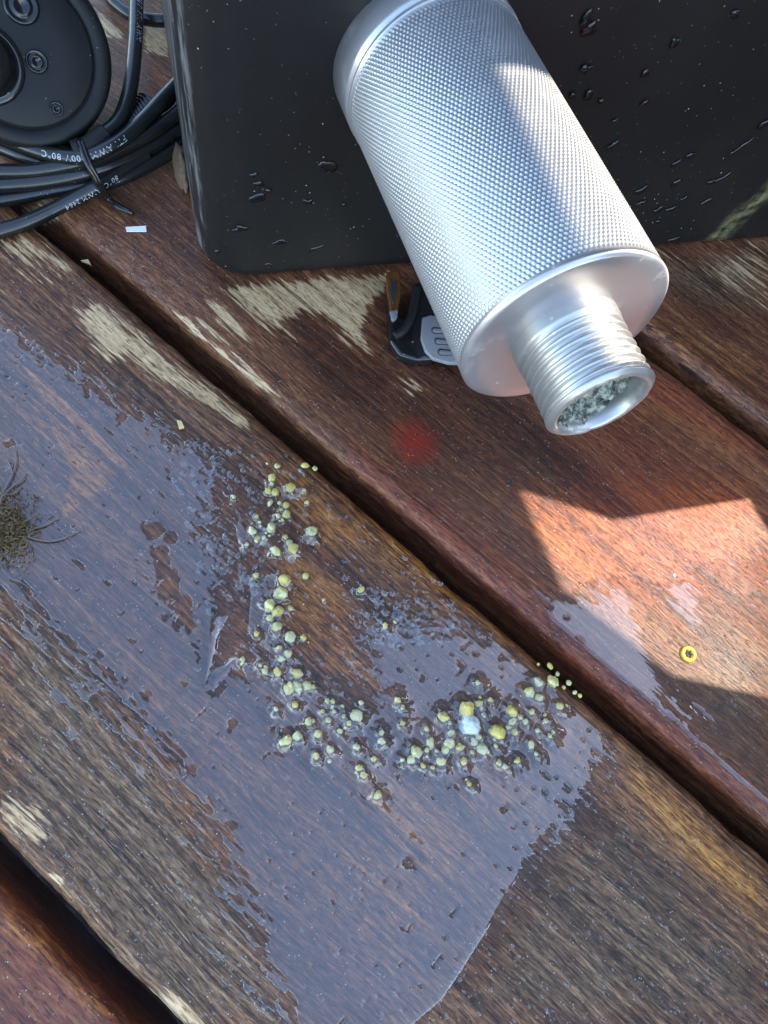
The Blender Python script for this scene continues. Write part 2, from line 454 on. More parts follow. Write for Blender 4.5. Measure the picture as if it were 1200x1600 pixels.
WET3 = [([(1000, 520), (1210, 560), (1210, 700)], 40, .6)]
ORG0 = [([(0, 1400), (60, 1440), (190, 1590), (160, 1600), (0, 1450)], 20, .75)]
GREY0 = [([(0, 1480), (150, 1610), (0, 1610)], 30, .5)]
RED0 = [([(0, 1400), (200, 1610), (0, 1610)], 60, .16)]


def board(vr, mat, spec, seed, hi=True, thick=.03):
    R = .0042
    arc = np.linspace(0, np.pi / 2, 7)
    v0, v1 = vr
    vt = np.arange(v0 + R, v1 - R + 1e-9, .0009 if hi else .02)
    vt = np.linspace(v0 + R, v1 - R, len(vt))
    left = [(v0 + R - R * np.cos(a), -R + R * np.sin(a)) for a in arc[:-1]]
    right = [(v1 - R + R * np.sin(a), -R + R * np.cos(a)) for a in arc[1:]]
    sideL = [(v0, -thick + (thick - R) * k / 6) for k in range(6)]; sideR = [(v1, -R - (thick - R) * k / 6) for k in range(1, 7)]
    prof = np.array([*sideL, *left, *[(v, 0) for v in vt], *right, *sideR])
    if hi: u = np.r_[np.linspace(-1.2, -.34, 20), np.arange(-.335, .2, .0009), np.linspace(.21, 1.2, 20)]
    else: u = np.linspace(-1.2, 1.2, 60)
    U, K = np.meshgrid(u, np.arange(len(prof)), indexing='ij')
    Vv = prof[K, 0]; Zz = prof[K, 1].copy()
    edge = np.minimum(Vv - v0, v1 - Vv) < R
    wob = (fbm(U * 60, Vv * 0 + seed * 7.7, seed) - .5) * .0016 + (fbm(U * 350, Vv * 90, seed + 3) - .5) * .0005
    Vv = Vv + np.where(edge, wob, 0)
    Zz = Zz - np.where(edge, np.abs(wob) * .6, 0)
    co = np.stack([U, Vv, Zz], -1).reshape(-1, 3)
    P = proj(np.where((co @ M[2] - CAM @ M[2] > .02)[:, None], co, [[0, .1, 0]]))
    P = np.where((co @ M[2] - CAM @ M[2] > .02)[:, None], P, 1e5)
    at = {}
    for k in ('bare', 'orange', 'grey', 'red', 'wet', 'dark'):
        val = np.zeros(len(co))
        for it in spec.get(k, []):
            poly, soft = it[0], it[1]; s = it[2] if len(it) > 2 else 1
            pa = np.array(poly); near = ((P > pa.min(0) - 3 * soft) & (P < pa.max(0) + 3 * soft)).all(1)
            if near.any(): val[near] = np.maximum(val[near], s * mask(P[near], poly, soft))
        at[k] = val
    at['wet'] = np.maximum(at['wet'], spec.get('wet0', .35))
    me = mesh('plank', co, grid_faces(len(u), len(prof))[:, ::-1] if False else grid_faces(len(u), len(prof)), at)
    return obj('plank', me, mat, deck)


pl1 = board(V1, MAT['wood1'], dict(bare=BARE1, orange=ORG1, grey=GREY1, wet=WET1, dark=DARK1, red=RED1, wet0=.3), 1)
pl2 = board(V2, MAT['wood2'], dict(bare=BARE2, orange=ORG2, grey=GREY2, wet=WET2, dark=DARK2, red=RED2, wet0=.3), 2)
pl3 = board(V3, MAT['wood3'], dict(bare=BARE3, orange=ORG3, grey=GREY3, wet=WET3, dark=DARK3, wet0=.3), 3)
pl0 = board(V0, MAT['wood0'], dict(orange=ORG0, grey=GREY0, red=RED0, wet0=.7), 4)
for k in range(3):
    board((V3[1] + .008 + k * .13, V3[1] + .13 + k * .13), MAT['woodx'], dict(), 10 + k, False)
    board((V0[0] - .13 - k * .13, V0[0] - .008 - k * .13), MAT['woodx'], dict(), 20 + k, False)


def boxm(name, c, x, y, z, sx, sy, sz, bev=.001, seg=2):
    """box centred at c with axes x, y, z"""
    bm = bmesh.new(); bmesh.ops.create_cube(bm, size=1)
    mt = Matrix(((x[0] * sx, y[0] * sy, z[0] * sz, c[0]), (x[1] * sx, y[1] * sy, z[1] * sz, c[1]), (x[2] * sx, y[2] * sy, z[2] * sz, c[2]), (0, 0, 0, 1)))
    bm.transform(mt)
    if bev: bmesh.ops.bevel(bm, geom=bm.edges[:], offset=bev, segments=seg, affect='EDGES', profile=.5)
    return from_bm(name, bm)


X3, Y3 = np.array([1, 0, 0.]), np.array([0, 1, 0.])
for (va, vb, zt) in ((V0[1] - .022, V1[0] + .012, -.0305), (V1[1] - .02, V2[0] + .02, -.0305)):
    obj('joist', boxm('joist', ((0), (va + vb) / 2, zt - .03), X3, Y3, zz, 2.3, vb - va, .06, .002), MAT['joist'], deck, smooth=False)

# ------------------------------------------------------------------ granules (positions read off the boards)
GA = [(433,728,6),(477,727,6),(492,732,5),(425,747,7),(425,756,4),(419,767,6),(430,769,7),(454,761,7.5),(475,766,4),(365,776,4),(422,786,5),(447,790,6),(439,796,3),(448,803,7),(435,806,4),(441,812,3),(480,785,4),(401,807,4),(406,816,3),(394,829,7),(402,841,4),(412,840,4),(386,850,3.5),(424,825,9),(487,830,10),(446,839,4),(452,848,5),(458,857,8),(432,862,8)]
GB = [(400,899,5),(477,900,5),(445,907,11),(439,927,12),(421,946,11),(434,955,10),(422,966,6),(454,950,5),(433,979,9),(401,991,5),(454,995,8),(474,996,6),(564,921,6.5),(506,937,3),(602,977,5)]
GC = [(436,1012,4),(450,1022,7),(440,1029,6),(379,1030,4),(407,1039,4),(414,1049,5),(434,1051,7),(465,1052,9),(452,1076,10),(464,1073,9),(480,1071,7),(489,1073,4),(431,1108,4),(461,1101,5),(482,1127,6),(489,1126,4),(504,1111,4),(513,1125,5),(522,1112,3.5),(511,1095,4),(520,1096,4),(535,1103,3),(564,1098,4.5),(557,1118,10),(545,1130,5),(537,1119,4),(497,1147,7),(531,1142,5),(449,1156,7),(465,1150,7),(441,1160,5),(494,1181,6),(516,1171,5.5),(557,1167,6),(621,1094,5),(629,1106,4),(629,1130,5),(596,1145,4),(596,1158,7),(584,1186,6),(561,1200,6),(568,1211,6),(590,1242,6.5)]
GD = [(693,1120,10),(729,1109,13),(749,1099,6),(752,1107,3.5),(705,1145,6),(703,1130,3),(800,1111,10),(800,1128,6),(813,1120,5),(821,1128,5),(794,1136,5),(804,1144,6),(778,1143,12),(775,1166,3.5),(831,1112,5),(853,1126,5),(840,1141,4),(859,1149,4.5),(864,1144,3),(830,1162,6),(838,1178,3.5),(808,1188,5),(780,1192,5),(789,1198,4),(724,1190,6),(733,1225,4),(754,1170,8),(741,1159,6),(748,1151,5),(744,1147,4),(738,1175,4),(702,1162,9),(718,1168,7),(696,1172,7),(682,1173,4),(689,1190,9),(676,1199,4),(673,1160,7),(667,1172,5),(651,1175,10),(642,1187,6),(629,1187,3.5),(661,1196,4.5),(666,1139,5),(766,1093,4.5),(747,1067,4)]
GE = [(842,1065,9),(864,1065,10),(828,1082,8),(842,1090,7),(841,1038,3),(859,1040,5),(871,1053,4),(889,1067,4),(881,1074,3.5),(898,1082,4),(906,1087,4),(875,1103,6)]
GG = [(660,862,5),(698,893,4),(1103,1239,4)]
BIG = (734, 1132, 15)
gm = []
for k in range(10):
    bm = bmesh.new(); bmesh.ops.create_icosphere(bm, subdivisions=3, radius=1); cut = [rng.normal(size=3) for _ in range(7)]; cut = [q / np.linalg.norm(q) for q in cut]
    off = rng.random(3) * 50; sq = .75 + .4 * rng.random(2)
    for v in bm.verts:
        c = np.array(v.co)
        d = 1 + .8 * (fbm(c[0:1] * 1.3 + off[0], c[1:2] * 1.3 + c[2] * 1.1 + off[1], 40 + k)[0] - .5) + 1.0 * .42 * (vn(c[0:1] * 3.2 + off[1], c[1:2] * 4 + 3 * c[2] + off[2], 50 + k)[0] - .5)
        for q in cut:
            t_ = c @ q * d
            if t_ > .84: d -= (t_ - .84) / max(.5, c @ q) * .8
        v.co = Vector((c[0] * d * sq[0], c[1] * d * sq[1], c[2] * d * .72))
    gm.append(from_bm('granule', bm)); gm[-1].polygons.foreach_set('use_smooth', np.ones(len(gm[-1].polygons), bool))
GR = []          # x, y, radius for the water to climb on


def granule(x, y, r, label, group, mi=None, mat='gran', z0=0.0):
    p = g(x, y, z0); dist = np.linalg.norm(p - CAM); rr = r * dist / F * .98
    p = g(x, y, z0 + rr * .5)
    m_ = gm[rng.integers(10) if mi is None else mi]
    if mat != 'gran': m_ = m_.copy(); m_.materials.clear(); m_.materials.append(MAT[mat])
    o = obj('granule', m_, MAT[mat])
    o.location = (p[0], p[1], z0 + rr * .52); o.scale = (rr, rr, rr * (.85 + .3 * rng.random())); o.rotation_euler = (rng.normal() * .3, rng.normal() * .3, rng.random() * 6.3)
    tag(o, label, 'pebble', group)
    if z0 == 0: GR.append((p[0], p[1], rr))
    return o


def many(items, label, group, where):
    xs = [i[0] for i in items]; ys = [i[1] for i in items]; rs = [i[2] for i in items]
    lab = {}
    order = sorted(range(len(items)), key=lambda k: -rs[k])
    for k, w_ in zip(sorted(range(len(items)), key=lambda k: ys[k])[:2], ('topmost', 'second from the top')): lab.setdefault(k, w_)
    for k, w_ in zip(sorted(range(len(items)), key=lambda k: -ys[k])[:2], ('lowest', 'second lowest')): lab.setdefault(k, w_)
    for k, w_ in zip(sorted(range(len(items)), key=lambda k: xs[k])[:1], ('leftmost',)): lab.setdefault(k, w_)
    for k, w_ in zip(sorted(range(len(items)), key=lambda k: -xs[k])[:1], ('rightmost',)): lab.setdefault(k, w_)
    if rs[order[0]] > rs[order[1]]: lab.setdefault(order[0], 'largest')
    for k, it in enumerate(items):
        granule(*it, f'{lab[k]} granule {where}' if k in lab else label, group)


many(GA, 'pale yellow-green granule in the wet trail that starts beside the board gap', 'granules in the upper trail', 'of the upper trail of yellow-green granules')
many(GB, 'yellow granule in the middle of the trail on bare brown wood', 'granules in the middle of the trail', 'of the yellow ones in the middle of the trail')
many(GC, 'small yellow-green granule scattered in the blue puddle below the trail', 'granules strewn below the trail', 'of those strewn in the blue puddle below the trail')
many(GD, 'pale green granule in the cluster around the big whitish one', 'granules in the right cluster', 'of the cluster around the big whitish one')
many(GE, 'pale granule lying at the edge of the board beside the gap', 'granules along the board edge', 'of those at the board edge beside the gap')
for it, w_ in zip(GG, ('topmost', 'middle one', 'lowest')): granule(*it, f'{w_} of three tiny pale granules fallen into the dark board gap', 'granules in the gap', z0=-.0285)
granule(*BIG, 'biggest granule, bluish white, in the middle of the right cluster', None, 3, 'granw')

# ------------------------------------------------------------------ water film on the main board
GR = np.array(GR)


GLINT = ([(332, 950), (345, 962), (338, 1000), (331, 1040), (322, 1074), (316, 1072), (316, 1030), (312, 985), (312, 955)],
         [(318, 1076), (330, 1052), (352, 1042), (368, 1022), (377, 1028), (358, 1052), (335, 1078)])


def film(name, vr, ur, F_of, du=.00036, h0=.00042, w0=.0009, climb=True):
    u = np.arange(ur[0], ur[1], du); v = np.arange(vr[0] + .0035, vr[1] - .0035, du)
    U, V = np.meshgrid(u, v, indexing='ij'); co = np.stack([U, V, U * 0], -1).reshape(-1, 3)
    P = proj(co); f = F_of(co, P)
    # water held round each granule
    if climb:
        hb = np.zeros(len(co))
        for i, (x, y, r) in enumerate(GR):
            near = np.where((np.abs(co[:, 0] - x) < r + .006) & (np.abs(co[:, 1] - y) < r + .006))[0]
            if not len(near): continue
            k = .0006 + .0014 * ((i * 37) % 10) / 10
            d = np.hypot(co[near, 0] - x - .0004, co[near, 1] - y + .0004) - r * .95
            d = d + (vn(co[near, 0] * 900, co[near, 1] * 900, 77) - .5) * .0012
            a = k - d; b = f[near]; kk = .0008
            hh = np.clip(.5 + .5 * (a - b) / kk, 0, 1)
            f[near] = b + (a - b) * hh + kk * hh * (1 - hh)
            hb[near] = np.maximum(hb[near], np.exp(-np.clip(d, 0, 1) / .0011))
    h = np.where(f > 0, h0 * (1 - np.exp(-np.clip(f, 0, 1) / w0)), np.clip(f * 1.1, -.0006, 0))
    if climb: h = h + np.where(f > 0, 1, 0) * hb * .0017 * np.clip(f / .0008, 0, 1)
    h = h + np.where(f > .0006, (fbm(co[:, 0] * 90, co[:, 1] * 90, 31, 2) - .5) * .00006, 0)
    if climb:
        for poly in GLINT:
            pa = np.array(poly); near = ((P > pa.min(0) - 30) & (P < pa.max(0) + 30)).all(1)
            sd = np.clip(sdf(P[near], poly) + 1.5, 0, 99) * .00017
            h[near] = np.maximum(h[near], h[near] + .0003 * (1 - np.exp(-sd / .0010)))
    # rounded edge at the board's arris
    ed = np.minimum(co[:, 1] - vr[0] - .0035, vr[1] - .0035 - co[:, 1]); h = np.where(ed < .0012, h - (1 - np.clip(ed, 0, 1) / .0012) * .0014, h)
    co[:, 2] = h
    fc = grid_faces(len(u), len(v)); keep = (h[fc] > -.00025).any(1)
    fc = fc[keep]; used = np.unique(fc); re = np.zeros(len(co), int); re[used] = np.arange(len(used))
    o = obj(name, mesh(name, co[used], re[fc]), MAT['water'])
    o['kind'] = 'structure'
    return o


PUD = [(-80, 440), (0, 490), (90, 560), (200, 640), (330, 700), (345, 760), (330, 830), (372, 900), (330, 935), (318, 990), (330, 1075), (385, 1040), (440, 1010), (470, 1045), (530, 1090), (590, 1105),
       (575, 1060), (560, 1000), (620, 970), (700, 968), (770, 985), (860, 1040), (930, 1120), (960, 1170), (915, 1250), (850, 1320), (800, 1385), (760, 1455), (712, 1530), (690, 1562), (640, 1605), (600, 1700),
       (470, 1650), (425, 1530), (390, 1410), (330, 1290), (250, 1175), (150, 1060), (60, 960), (-80, 860)]
HOLES = [(245, 828, 14), (268, 838, 10), (253, 862, 10), (258, 880, 9), (268, 900, 12), (285, 945, 15), (270, 925, 13), (262, 915, 8), (300, 968, 14), (285, 968, 9), (262, 962, 6), (318, 958, 10), (345, 1075, 8), (640, 1345, 9),
         (870, 1060, 4), (365, 1128, 6), (300, 1200, 6), (335, 1310, 12), (350, 1350, 14), (360, 1290, 9), (470, 1140, 8), (455, 1150, 12), (440, 1165, 8), (950, 1225, 10), (200, 1060, 6), (232, 1085, 5)]


def f_main(co, P):
    s = sdf(P, PUD) * .00017
    gx, gy = co[:, 0], co[:, 1]
    grain = fbm(gx * 210, gy * 1300, 5, 3) - .5
    rag = fbm(gx * 420, gy * 420, 9, 3) - .5
    # lower-left and right borders break up along the grain, the upper border into blobs
    low = np.clip(sdf(P, [(-100, 760), (60, 900), (180, 1010), (300, 1130), (380, 1260), (440, 1400), (500, 1610), (-100, 1700)]) / 90, 0, 1)
    up = np.clip(sdf(P, [(-50, 480), (330, 640), (700, 900), (960, 1150), (960, 1060), (820, 1060), (620, 1030), (560, 1130), (380, 1110), (250, 900), (200, 740), (60, 600)]) / 60 + .5, 0, 1)
    rgt = np.clip(sdf(P, [(800, 1150), (1000, 1150), (1000, 1330), (825, 1360), (790, 1300)]) / 60 + .4, 0, 1)
    f = s + low * (grain * .075 + rag * .012) + up * (rag * .015 + grain * .010) + rgt * (rag * .016 + grain * .012)
    f = f + (fbm(gx * 1100, gy * 1100, 15, 2) - .5) * .0022 * np.clip(up + low, 0, 1)
    # pin holes that never filled
    pin = vn(gx * 620, gy * 620, 22); f = np.minimum(f, (.93 - pin) * .02 + .0004)
    for (x, y, r) in HOLES:
        d = np.hypot(P[:, 0] - x, P[:, 1] - y) - r; near = d < 30
        f[near] = np.minimum(f[near], d[near] * .00017 + rag[near] * .0024)
    # separate blobs that hold together on the brown wood
    for poly in ([(395, 925), (420, 900), (438, 890), (442, 900), (412, 935), (412, 975), (428, 1000), (412, 1012), (388, 990)],
                 [(330, 935), (352, 940), (356, 962), (345, 985), (332, 1040), (322, 1072), (317, 1040), (312, 985), (300, 960)],
                 [(321, 1072), (330, 1050), (352, 1040), (372, 1020), (378, 1028), (358, 1050), (335, 1075)],
                 [(376, 802), (386, 830), (386, 850), (376, 858), (372, 830)], [(372, 880), (380, 900), (408, 912), (400, 922), (375, 905)]):
        pa = np.array(poly); near = ((P > pa.min(0) - 40) & (P < pa.max(0) + 40)).all(1)
        f[near] = np.maximum(f[near], (sdf(P[near], poly) + 2) * .00017 + rag[near] * .0008)
    return f


film('puddle', V1, (-.25, .17), f_main)
PUD2 = [(840, 935), (960, 905), (1090, 885), (1210, 850), (1300, 900), (1300, 1380), (1190, 1300), (1050, 1160), (900, 1030), (840, 975)]


def f_two(co, P):
    s = sdf(P, PUD2) * .00017; gx, gy = co[:, 0], co[:, 1]
    f = s + (fbm(gx * 60, gy * 700, 6, 3) - .5) * .012 + (fbm(gx * 300, gy * 300, 7, 3) - .5) * .010
    d = np.hypot(P[:, 0] - 1100, P[:, 1] - 1080); f = f - np.clip(1 - d / 130, 0, 1) * .009
    return np.minimum(f, .002)


film('puddle', V2, (-.02, .16), f_two, du=.0005, h0=.0004, climb=False)

# droplets ------------------------------------------------------------


def domes(name, pts, kind='stuff', matk='water', frame=None):
    """pts: (x, y, z, r, hgt) little caps, joined into one mesh"""
    seg, rings = 9, 3
    t = np.linspace(0, np.pi / 2, rings + 1)[:-1]; a = np.linspace(0, 2 * np.pi, seg, endpoint=False)
    unit = np.array([(math.cos(q) * math.cos(b), math.cos(q) * math.sin(b), math.sin(q)) for q in t for b in a] + [(0, 0, 1)])
    fc = [tuple(r) for r in grid_faces(rings, seg, True)[:, ::-1]]
    tri = [(rings * seg - seg + j, rings * seg - seg + (j + 1) % seg, rings * seg) for j in range(seg)]
    vs, fs = [], []
    nv = len(unit)
    for i, (x, y, z, r, hh) in enumerate(pts):
        sx, sy = 1 + .25 * rng.normal(), 1 + .15 * rng.normal()
        vs.append(unit * [r * sx, r * sy, hh] + [x, y, z]); b = i * nv
        fs += [tuple(k + b for k in q) for q in fc] + [tuple(k + b for k in q) for q in tri]
    me = mesh(name, np.concatenate(vs), fs)
    return me


pts = []


def scatter(poly, cnt, rmin, rmax, pw=2.5, flat=.55):
    pa = np.array(poly, float); k = 0; tries = 0
    while k < cnt and tries < 40:
        tries += 1
        q = pa.min(0) + rng.random((cnt * 2, 2)) * (pa.max(0) - pa.min(0)); q = q[sdf(q, poly) > 0]
        for x, y in q[:cnt - k]:
            p = g(x, y); r = rmin + (rmax - rmin) * rng.random() ** pw
            ok = any(v[0] + .002 < p[1] < v[1] - .002 for v in (V0, V1, V2, V3))
            if ok: pts.append((p[0], p[1], -.00005, r, r * flat * .7)); k += 1


BROWN = [(250, 690), (430, 700), (560, 760), (880, 1040), (700, 975), (600, 985), (560, 1010), (580, 1090), (440, 1010), (350, 1050), (310, 900), (300, 780)]
scatter(BROWN, 1000, .00015, .0010, 5)
scatter([(250, 690), (400, 700), (430, 900), (370, 960), (300, 860)], 420, .0002, .0013, 4)
scatter([(540, 900), (720, 940), (700, 1010), (570, 1010)], 320, .0002, .0014, 3)
scatter([(0, 900), (200, 1050), (420, 1430), (480, 1600), (250, 1600), (0, 1320)], 900, .00015, .0005, 3)
scatter([(840, 1300), (960, 1200), (1200, 1400), (1200, 1600), (650, 1600)], 1200, .00015, .0006, 4)
scatter([(560, 700), (800, 700), (1200, 860), (1200, 1250), (860, 1000)], 1100, .00015, .0006, 4)
scatter([(330, 480), (640, 440), (900, 660), (700, 760), (450, 620)], 500, .00012, .0004, 4)
scatter([(0, 480), (330, 690), (420, 980), (700, 1300), (640, 1600), (450, 1560), (0, 900)], 320, .0002, .0007, 4, .9)
scatter([(130, 340), (320, 430), (280, 480), (160, 400)], 260, .00012, .0005, 3)
drops = obj('water_droplets', domes('water_droplets', pts), MAT['water'], kind='stuff')
tag(drops, 'fine clear water droplets beaded all over the deck boards', 'water droplets')

cp = []
for (x, y, rr) in GR:
    for k in range(rng.integers(0, 2)):
        q = rng.normal(size=2) * .0022
        if V1[0] + .004 < y + q[1] < V1[1] - .004: cp.append((x + q[0], y + q[1], .0002, .00018 + .0004 * rng.random() ** 2, .0004))
o = obj('granule_crumbs', domes('granule_crumbs', cp), MAT['crumb'], kind='stuff', smooth=False)
tag(o, 'fine yellow crumbs broken off the granules on the wet board', 'crumbs')

# screw ------------------------------------------------------------------
sc_ = empty('screw', parent=None); sc_.parent = pl2
p = g(1075, 1022); sc_.location = p + [0, 0, .0]
obj('head_ring', lathe('head_ring', [(.0, .0001), (.0007, .0002), (.00135, .00045), (.0016, .00062), (.0022, .00058), (.00245, .0003), (.0026, -.0004)], 40), MAT['yellow'], sc_)
bm = bmesh.new()
vs = [bm.verts.new((.0014 * (1 if k % 2 else .55) * math.cos(k * math.pi / 6), .0014 * (1 if k % 2 else .55) * math.sin(k * math.pi / 6), .00050)) for k in range(12)]
cv = bm.verts.new((0, 0, .00012))
for k in range(12): bm.faces.new((vs[k], vs[(k + 1) % 12], cv))
obj('star_recess', from_bm('star_recess', bm), MAT['darkm'], sc_, smooth=False)
dbm = domes('grit', [(rng.normal() * .0005, rng.normal() * .0005, .0002, .00025, .0003) for k in range(6)])
obj('grit', dbm, MAT['mud'], sc_)
p2 = g(1062, 1018)

# ------------------------------------------------------------------ black box
BH, BW, BD, LEAN = .42, .44, .30, .062
bx = tag(empty('plastic_box', A), 'big black plastic box with a rounded corner, splashed with water, at the top', 'box')


def rounded_rect(wd, dp, r, k=10):
    pts_ = []
    for cx, cy, a0 in ((r, -r, 90), (r, -dp + r, 180), (wd - r, -dp + r, 270), (wd - r, -r, 0)):
        pts_ += [(cx + r * math.cos(math.radians(a0 + 90 * i / k)), cy + r * math.sin(math.radians(a0 + 90 * i / k))) for i in range(k + 1)]
    return np.array(pts_)


def box_mesh(z0, z1, wd, dp, r, draft=0.03, dz=.003, off=0):
    ol = rounded_rect(wd, dp, r)
    # densify the long front run
    out = []
    for i in range(len(ol)):
        a = ol[i]; b = ol[(i + 1) % len(ol)]; L = np.hypot(*(b - a)); m_ = max(1, int(L / .004))
        out += [a + (b - a) * k / m_ for k in range(m_)]
    ol = np.array(out); c = np.array([wd / 2, -dp / 2])
    zs = np.r_[[z0, z0 + .0008, z0 + .002, z0 + .004], np.arange(z0 + .006, z1, dz), z1]
    ins = np.r_[.0020, .0009, .0003, .0001, np.zeros(len(zs) - 4)]
    rows = []
    for z, q in zip(zs, ins):
        grow = -q + off + (z - z0) * 0.0
        d = ol - c; rows.append(np.c_[c + d * (1 + grow / np.array([wd / 2, dp / 2])), np.full(len(ol), z)])
    V = np.stack(rows); nv = len(ol)
    W = A + V[..., 0:1] * e + V[..., 1:2] * n + V[..., 2:3] * zz
    # slight waviness of the moulded wall
    fr = V[..., 1] > -.002
    W = W + np.where(fr, (fbm(V[..., 0] * 12, V[..., 2] * 12, 60) - .5) * .0012 - .0006, 0)[..., None] * n
    W = W + (LEAN * V[..., 2] * np.clip(1 + V[..., 1] / dp, 0, 1))[..., None] * n
    fc = [tuple(r_) for r_ in grid_faces(len(zs), nv, True)[:, ::-1]]
    fc += [tuple(range(nv)), tuple((len(zs) - 1) * nv + k for k in range(nv))[::-1]]
    co = W.reshape(-1, 3); P = proj(co)
    front = (V[..., 1].reshape(-1) > -.004)
    line = np.abs((P - [1112, 378]) @ np.array([.668, .744])) / 11; lo = np.clip(1 - line, 0, 1) * front * (P[:, 0] > 1080) * np.clip((P[:, 0] - 1090) / 30, 0, 1)
    scf = np.where((V[..., 0].reshape(-1) < .012), 1.0, 0) * (V[..., 1].reshape(-1) < -.008)
    return mesh('body', co - A, fc, {'smear': lo, 'scuff': scf})


body = obj('body', box_mesh(.0008, BH, BW, BD, .016), MAT['plastic'], bx)
md = body.modifiers.new('w', 'WEIGHTED_NORMAL') if False else None
lidm = box_mesh(BH + .0002, BH + .03, BW, BD, .02, off=.008); obj('lid', lidm, MAT['plastic'], bx)
# dried mud where the left face meets the deck
bm = bmesh.new(); bmesh.ops.create_icosphere(bm, subdivisions=4, radius=1)
for v in bm.verts:
    c = np.array(v.co); d = 1 + .9 * (fbm(c[0:1] * 2 + 3, c[1:2] * 2 + c[2] * 2, 70)[0] - .5); v.co = Vector(c * d)
q = A - .047 * n - .001 * e + .003 * zz
bm.transform(Matrix(((e[0] * .003, n[0] * .010, 0, q[0] - A[0]), (e[1] * .003, n[1] * .010, 0, q[1] - A[1]), (0, 0, .004, q[2] - A[2]), (0, 0, 0, 1))))
obj('dried_mud', from_bm('dried_mud', bm), MAT['mud'], bx)
# drops on the front of the box


def on_face(x, y, lift=0.0):
    nn = n - LEAN * zz; r = ray(x, y); k = ((A - CAM) @ nn) / (r @ nn); return CAM + k * r + n * lift


FD = [(512, 262, 17, 10, .2), (403, 313, 14, 8, -.5), (440, 381, 15, 9, -.1), (494, 391, 17, 6, -.5), (378, 360, 17, 7, 0), (481, 318, 8, 8, 0), (405, 290, 9, 6, .3), (420, 300, 7, 5, 0), (537, 322, 4, 4, 0), (398, 275, 7, 5, 0),
      (922, 48, 14, 11, -1.1), (917, 33, 9, 13, 0), (917, 110, 12, 6, -.5), (920, 152, 8, 8, 0), (960, 228, 11, 5, -.9), (1055, 70, 9, 8, -1), (1008, 117, 7, 5, -.4), (1151, 24, 7, 6, 0), (1003, 300, 12, 6, -.8), (1004, 318, 9, 4, -.3),
      (1058, 256, 10, 4, -.9), (1081, 245, 10, 5, -.6), (1058, 287, 13, 4, -.8), (1030, 330, 12, 5, -.7), (1050, 328, 11, 4, -.2), (1112, 286, 6, 4, -.3), (1071, 311, 7, 4, -.4), (1105, 317, 12, 4, -.7), (1130, 280, 14, 4, -.8), (1160, 230, 18, 3, -1),
      (1196, 196, 12, 5, -1.1), (1056, 376, 14, 5, -.3), (1030, 348, 6, 4, 0), (960, 190, 6, 3, -.5), (1008, 162, 8, 4, -.6), (940, 160, 5, 4, 0), (896, 150, 7, 5, 0), (340, 395, 7, 6, 0), (420, 415, 8, 5, -.2)]
for k, (x, y, ra, rb, an) in enumerate(FD):
    p = on_face(x, y); d = np.linalg.norm(p - CAM) / F
    seg, rings = 20, 6; vs = [(0, 0, 1)]
    for i in range(1, rings + 1):
        t = i / rings * math.pi / 2
        for j in range(seg):
            b = j / seg * 2 * math.pi; wv = 1 + .45 * (vn(np.array([math.cos(b) * 1.7 + k * 3.1]), np.array([math.sin(b) * 1.7 + k]), 81)[0] - .5) * 2 * math.sin(t)
            vs.append((math.sin(t) * math.cos(b) * wv, math.sin(t) * math.sin(b) * wv, math.cos(t)))
    fs = [(0, 1 + j, 1 + (j + 1) % seg) for j in range(seg)] + [(1 + i * seg + j, 1 + (i + 1) * seg + j, 1 + (i + 1) * seg + (j + 1) % seg, 1 + i * seg + (j + 1) % seg) for i in range(rings - 1) for j in range(seg)]
    ca, sa = math.cos(an), math.sin(an)
    ax1 = e * ca - zz * sa * 1.0; ax2 = e * sa + zz * ca
    V = np.array(vs); W = V[:, 0:1] * ax1 * ra * d * .8 + V[:, 1:2] * ax2 * rb * d * .95 + V[:, 2:3] * n * .00045
    o = obj('water_drop', mesh('water_drop', W, fs), MAT['drop']); o.location = p - n * .0004
    left = x < 600
    side = [q for q in FD if (q[0] < 600) == left]; me_ = FD[k]; word = None
    for w_, key in (('topmost', lambda q: q[1]), ('lowest', lambda q: -q[1]), ('leftmost', lambda q: q[0]), ('rightmost', lambda q: -q[0]), ('largest', lambda q: -q[2] * q[3])):
        if min(side, key=key) is me_: word = w_; break
    base_l = 'clear water drop clinging to the black box %s of the silver cylinder' % ('left' if left else 'right')
    tag(o, (word + ' ' + base_l.replace('clear ', '')) if word else base_l,
        'water drop', 'drops on the box, left' if left else 'drops on the box, right')

# ------------------------------------------------------------------ silver cylinder
a_ = np.array([.8585, -.5101, .0529]); a_ /= np.linalg.norm(a_)
PF = np.array([-.016, .1012, .0830])
xx = np.cross(zz, a_); xx /= np.linalg.norm(xx); yy = np.cross(a_, xx)
cyl = empty('metal_filter', mat=Matrix(((xx[0], yy[0], a_[0], PF[0]), (xx[1], yy[1], a_[1], PF[1]), (xx[2], yy[2], a_[2], PF[2]), (0, 0, 0, 1))))
tag(cyl, 'silver knurled metal cylinder with a threaded nozzle sticking out of the black box', 'metal filter')
RC, LB = .0217, .080
NA, NZ = 140, 73
ua = np.linspace(0, 2 * np.pi, NA * 4, endpoint=False); uz = np.linspace(-.0712, -.0012, NZ * 4 + 1)
TH, ZL = np.meshgrid(ua, uz, indexing='xy')
pz = (ZL + .0712) / (.0712 - .0012) * NZ / 1.0
tri = lambda t: np.abs((t % 1) * 2 - 1)           # 1 at integers (grooves), 0 midway
g1 = tri(TH / (2 * np.pi) * NA / 1.0 + pz * .5); g2 = tri(TH / (2 * np.pi) * NA / 1.0 - pz * .5)
dep = np.maximum(g1, g2)
endf = np.clip(np.minimum(ZL + .0712, -.0012 - ZL) / .001, 0, 1)
RR = RC - .00048 * np.clip((dep - .22) / .78, 0, 1) ** .9 * endf
